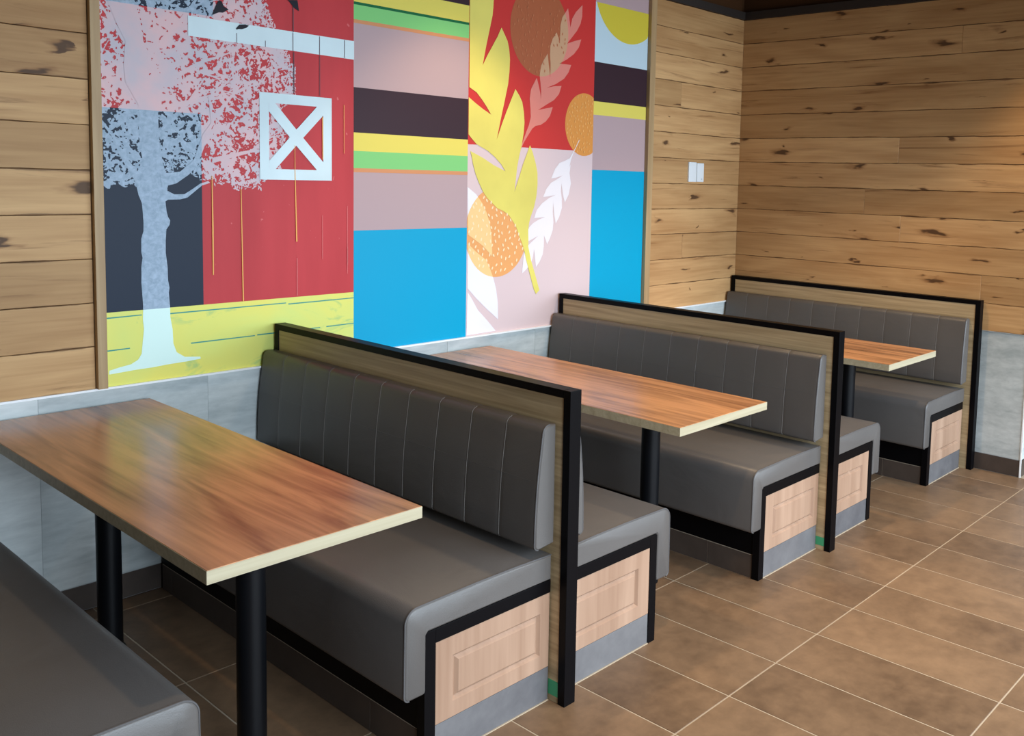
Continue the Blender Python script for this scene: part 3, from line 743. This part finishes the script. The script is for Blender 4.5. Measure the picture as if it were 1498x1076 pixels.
def bench(sg):
    r = add('booth_bench', None)
    X = lambda s_: sg * s_
    def bx(n, s0, s1, d0, d1, z0, z1, mat, parent=None, bevel=0.0012):
        return MB().box(min(X(s0), X(s1)), max(X(s0), X(s1)), -d1, -d0, z0, z1).obj(n, mat, parent or r, bevel=bevel)
    # seat cushion
    ys = [(0.014, 0.007), (0.021, 0.0), (0.4, 0.0), (0.85, 0.0), (1.3, 0.0), (1.655, 0.0), (1.661, 0.0025), (1.665, 0.008)]
    mb = MB()
    mb.rings([[(X(s_), -d, z) for s_, z in inset(SEAT, i)] for d, i in ys])
    seat = mb.obj('seat_cushion', M['vinyl'], r, smooth=True)
    i0 = [k for k, p_ in enumerate(SEAT) if abs(p_[1] - 0.228) < 0.011 and p_[0] > 0.5][0]
    edge = inset(SEAT, 0.0015)[i0:]
    MB().tube([(X(s_), -1.6605, z) for s_, z in edge], 0.0024, 6).obj('piping', M['piping'], seat, smooth=True)
    # back cushion with stitched channels
    mb = MB()
    rings = []
    def ring(d, ins):
        pr = inset(BACK, ins)
        return [(X(max(s_, 0.002)), -d, z) for s_, z in pr]
    for k in range(10):
        a, b = SEAMY[k], SEAMY[k + 1]
        if k == 0: rings += [ring(a, 0.010), ring(a + 0.005, 0.003)]
        else: rings.append(ring(a, 0.0026))
        for u, ins in ((0.04, 0.0012), (0.12, 0.0004), (0.3, 0.0002), (0.5, 0.0), (0.7, 0.0002), (0.88, 0.0004), (0.96, 0.0012)):
            if k == 9 and u > 0.8: ins = 0.0
            if k == 0 and u < 0.2: ins = 0.0
            rings.append(ring(a + (b - a) * u, ins))
    rings += [ring(SEAMY[10] - 0.004, 0.0010), ring(SEAMY[10], 0.006)]
    mb.rings(rings)
    back = mb.obj('back_cushion', M['vinyl'], r, smooth=True)
    line = inset(BACK, 0.0020)[2:-2]
    for k in range(1, 10):
        MB().tube([(X(s_), -SEAMY[k], z) for s_, z in line], 0.0014, 5).obj('seam', M['stitch'], back)
    MB().tube([(X(s_), -SEAMY[10] + 0.004, z) for s_, z in inset(BACK, 0.0008)[1:-1]], 0.0022, 6).obj('piping', M['piping'], back, smooth=True)
    hl = [p_ for p_ in BACK if p_[1] == 0.715][0]
    MB().tube([(X(hl[0] - 0.0004), -0.03, hl[1]), (X(hl[0] - 0.0004), -1.655, hl[1])], 0.0007, 5).obj('seam', M['piping'], back)
    # frame
    bx('leg', 0.443, 0.480, 1.626, 1.660, 0.0, 0.391, M['black'])
    bx('end_rail', 0.001, 0.443, 1.626, 1.660, 0.350, 0.391, M['black'])
    bx('front_rail', 0.450, 0.475, 0.016, 1.626, 0.101, 0.240, M['black'])
    # grooved end panel
    s0, s1, z0, z1 = 0.002, 0.4425, 0.110, 0.349
    g0, g1, h0, h1 = 0.042, 0.382, 0.157, 0.293
    gw, dp, cm = 0.021, 0.009, 0.002
    yf = -1.6585
    def rc(a, b, c_, d, y): return [(X(a), y, c_), (X(b), y, c_), (X(b), y, d), (X(a), y, d)]
    mb = MB()
    mb.rings([rc(s0, s1, z0, z1, yf + 0.016), rc(s0, s1, z0, z1, yf + cm), rc(s0 + cm, s1 - cm, z0 + cm, z1 - cm, yf),
              rc(g0, g1, h0, h1, yf), rc(g0 + gw * 0.42, g1 - gw * 0.42, h0 + gw * 0.42, h1 - gw * 0.42, yf + dp), rc(g0 + gw * 0.5, g1 - gw * 0.5, h0 + gw * 0.5, h1 - gw * 0.5, yf + dp),
              rc(g0 + gw, g1 - gw, h0 + gw, h1 - gw, yf)])
    mb.obj('end_panel', M['beech'], r)
    bx('base_tile', 0.002, 0.4425, 1.640, 1.6565, 0.001, 0.1085, M['plinth'])
    e = (0.016, 0.10, 0.75, 1.400, 1.6255)
    for a, b in zip(e, e[1:]):
        bx('base_tile', 0.459, 0.476, a + 0.001, b - 0.001, 0.001, 0.0985, M['basetile'])
    bx('joint_strip', 0.456, 0.4745, 0.016, 1.626, 0.0, 0.1005, M['grout'], None, 0.0)
    bx('joint_strip', 0.001, 0.4427, 1.638, 1.6545, 0.0, 0.1095, M['grout'], None, 0.0)
    bx('joint_strip', 0.002, 0.443, 1.6565, 1.6605, 0.0, 0.0025, M['grout'], None, 0.0)
    return r
bl, brr = bench(-1), bench(1)
BL = {(0, 1): 'grey vinyl bench in the lower left corner, seat cut off by the frame',
      (1, -1): 'nearest large grey bench with stitched back, facing the first table',
      (1, 1): 'grey bench on the far side of the nearest partition, mostly hidden behind it',
      (2, -1): 'grey bench with stitched back behind the second table, on the middle partition',
      (2, 1): 'grey bench on the far side of the middle partition, only its seat end showing',
      (3, -1): 'farthest grey bench with stitched back, by the planked far wall'}
first = {1: True, -1: True}
for (k, sg), lab in BL.items():
    src = brr if sg == 1 else bl
    o = src if first[sg] else copy_tree(src)
    first[sg] = False
    o.location = (P[k] + (PT if sg == 1 else 0), 0, 0)
    tag(o, lab, 'bench', 'booth benches')

# ------------------------------------------------------------------ tables
def table():
    r = add('booth_table', None)
    wx, l0, l1, zt, th = 0.2868, 0.020, 1.6850, 0.760, 0.032
    MB().box(-wx + 0.0015, wx - 0.0015, -l1 + 0.0015, -l0 - 0.0015, zt - th + 0.001, zt).obj('table_top', M['cherry'], r, bevel=0.0005)
    eb = MB()
    z0, z1, e = zt - th, zt - 0.0012, 0.0015
    eb.box(-wx, -wx + e, -l1, -l0, z0, z1).box(wx - e, wx, -l1, -l0, z0, z1)
    eb.box(-wx + e, wx - e, -l1, -l1 + e, z0, z1).box(-wx + e, wx - e, -l0 - e, -l0, z0, z1)
    eb.obj('edge_band', M['edge'], r)
    for d in (0.372, 1.325):
        c_ = MB().lathe(0, -d, [(0.038, 0.016), (0.038, zt - th - 0.006)], 36).obj('column', M['legblack'], r, smooth=True)
        MB().lathe(0, -d, [(0.046, 0.0), (0.046, 0.008), (0.044, 0.012), (0.040, 0.016)], 40).obj('foot_plate', M['legblack'], c_, smooth=True)
        MB().box(-0.11, 0.11, -d - 0.11, -d + 0.11, zt - th - 0.006, zt - th).obj('mounting_plate', M['legblack'], c_)
    return r
t0 = table()
for k, (x, lab) in enumerate(((0.0719, 'nearest brown wood-grain table, with yellow mural reflections on its top'), (1.7639, 'middle brown wood-grain table, between the nearest and middle partitions'), (3.4536, 'farthest brown wood-grain table, only its front corner showing'))):
    o = t0 if k == 0 else copy_tree(t0)
    o.location = (x, 0, 0)
    tag(o, lab, 'table', 'booth tables')

# ------------------------------------------------------------------ wall switch
sw = thing('wall_switch', 'pair of white switch plates on the planks beside the mural', 'switch', (3.80, 0.0, 1.688))
def plate(n, x0, x1, z0, z1, th):
    return MB().box(x0 - 3.80, x1 - 3.80, -th, 0.0018, z0 - 1.688, z1 - 1.688).obj(n, M['white_plastic'], sw, bevel=0.004)
plate('wide_plate', 3.720, 3.801, 1.626, 1.753, 0.012)
n_ = plate('narrow_plate', 3.806, 3.880, 1.627, 1.749, 0.014)
MB().tube([(3.855 - 3.8, -0.0138, 1.645 - 1.688), (3.855 - 3.8, -0.0152, 1.645 - 1.688), (3.855 - 3.8, -0.0153, 1.645 - 1.688)], 0.004, 10).obj('key_hole', M['black'], n_)
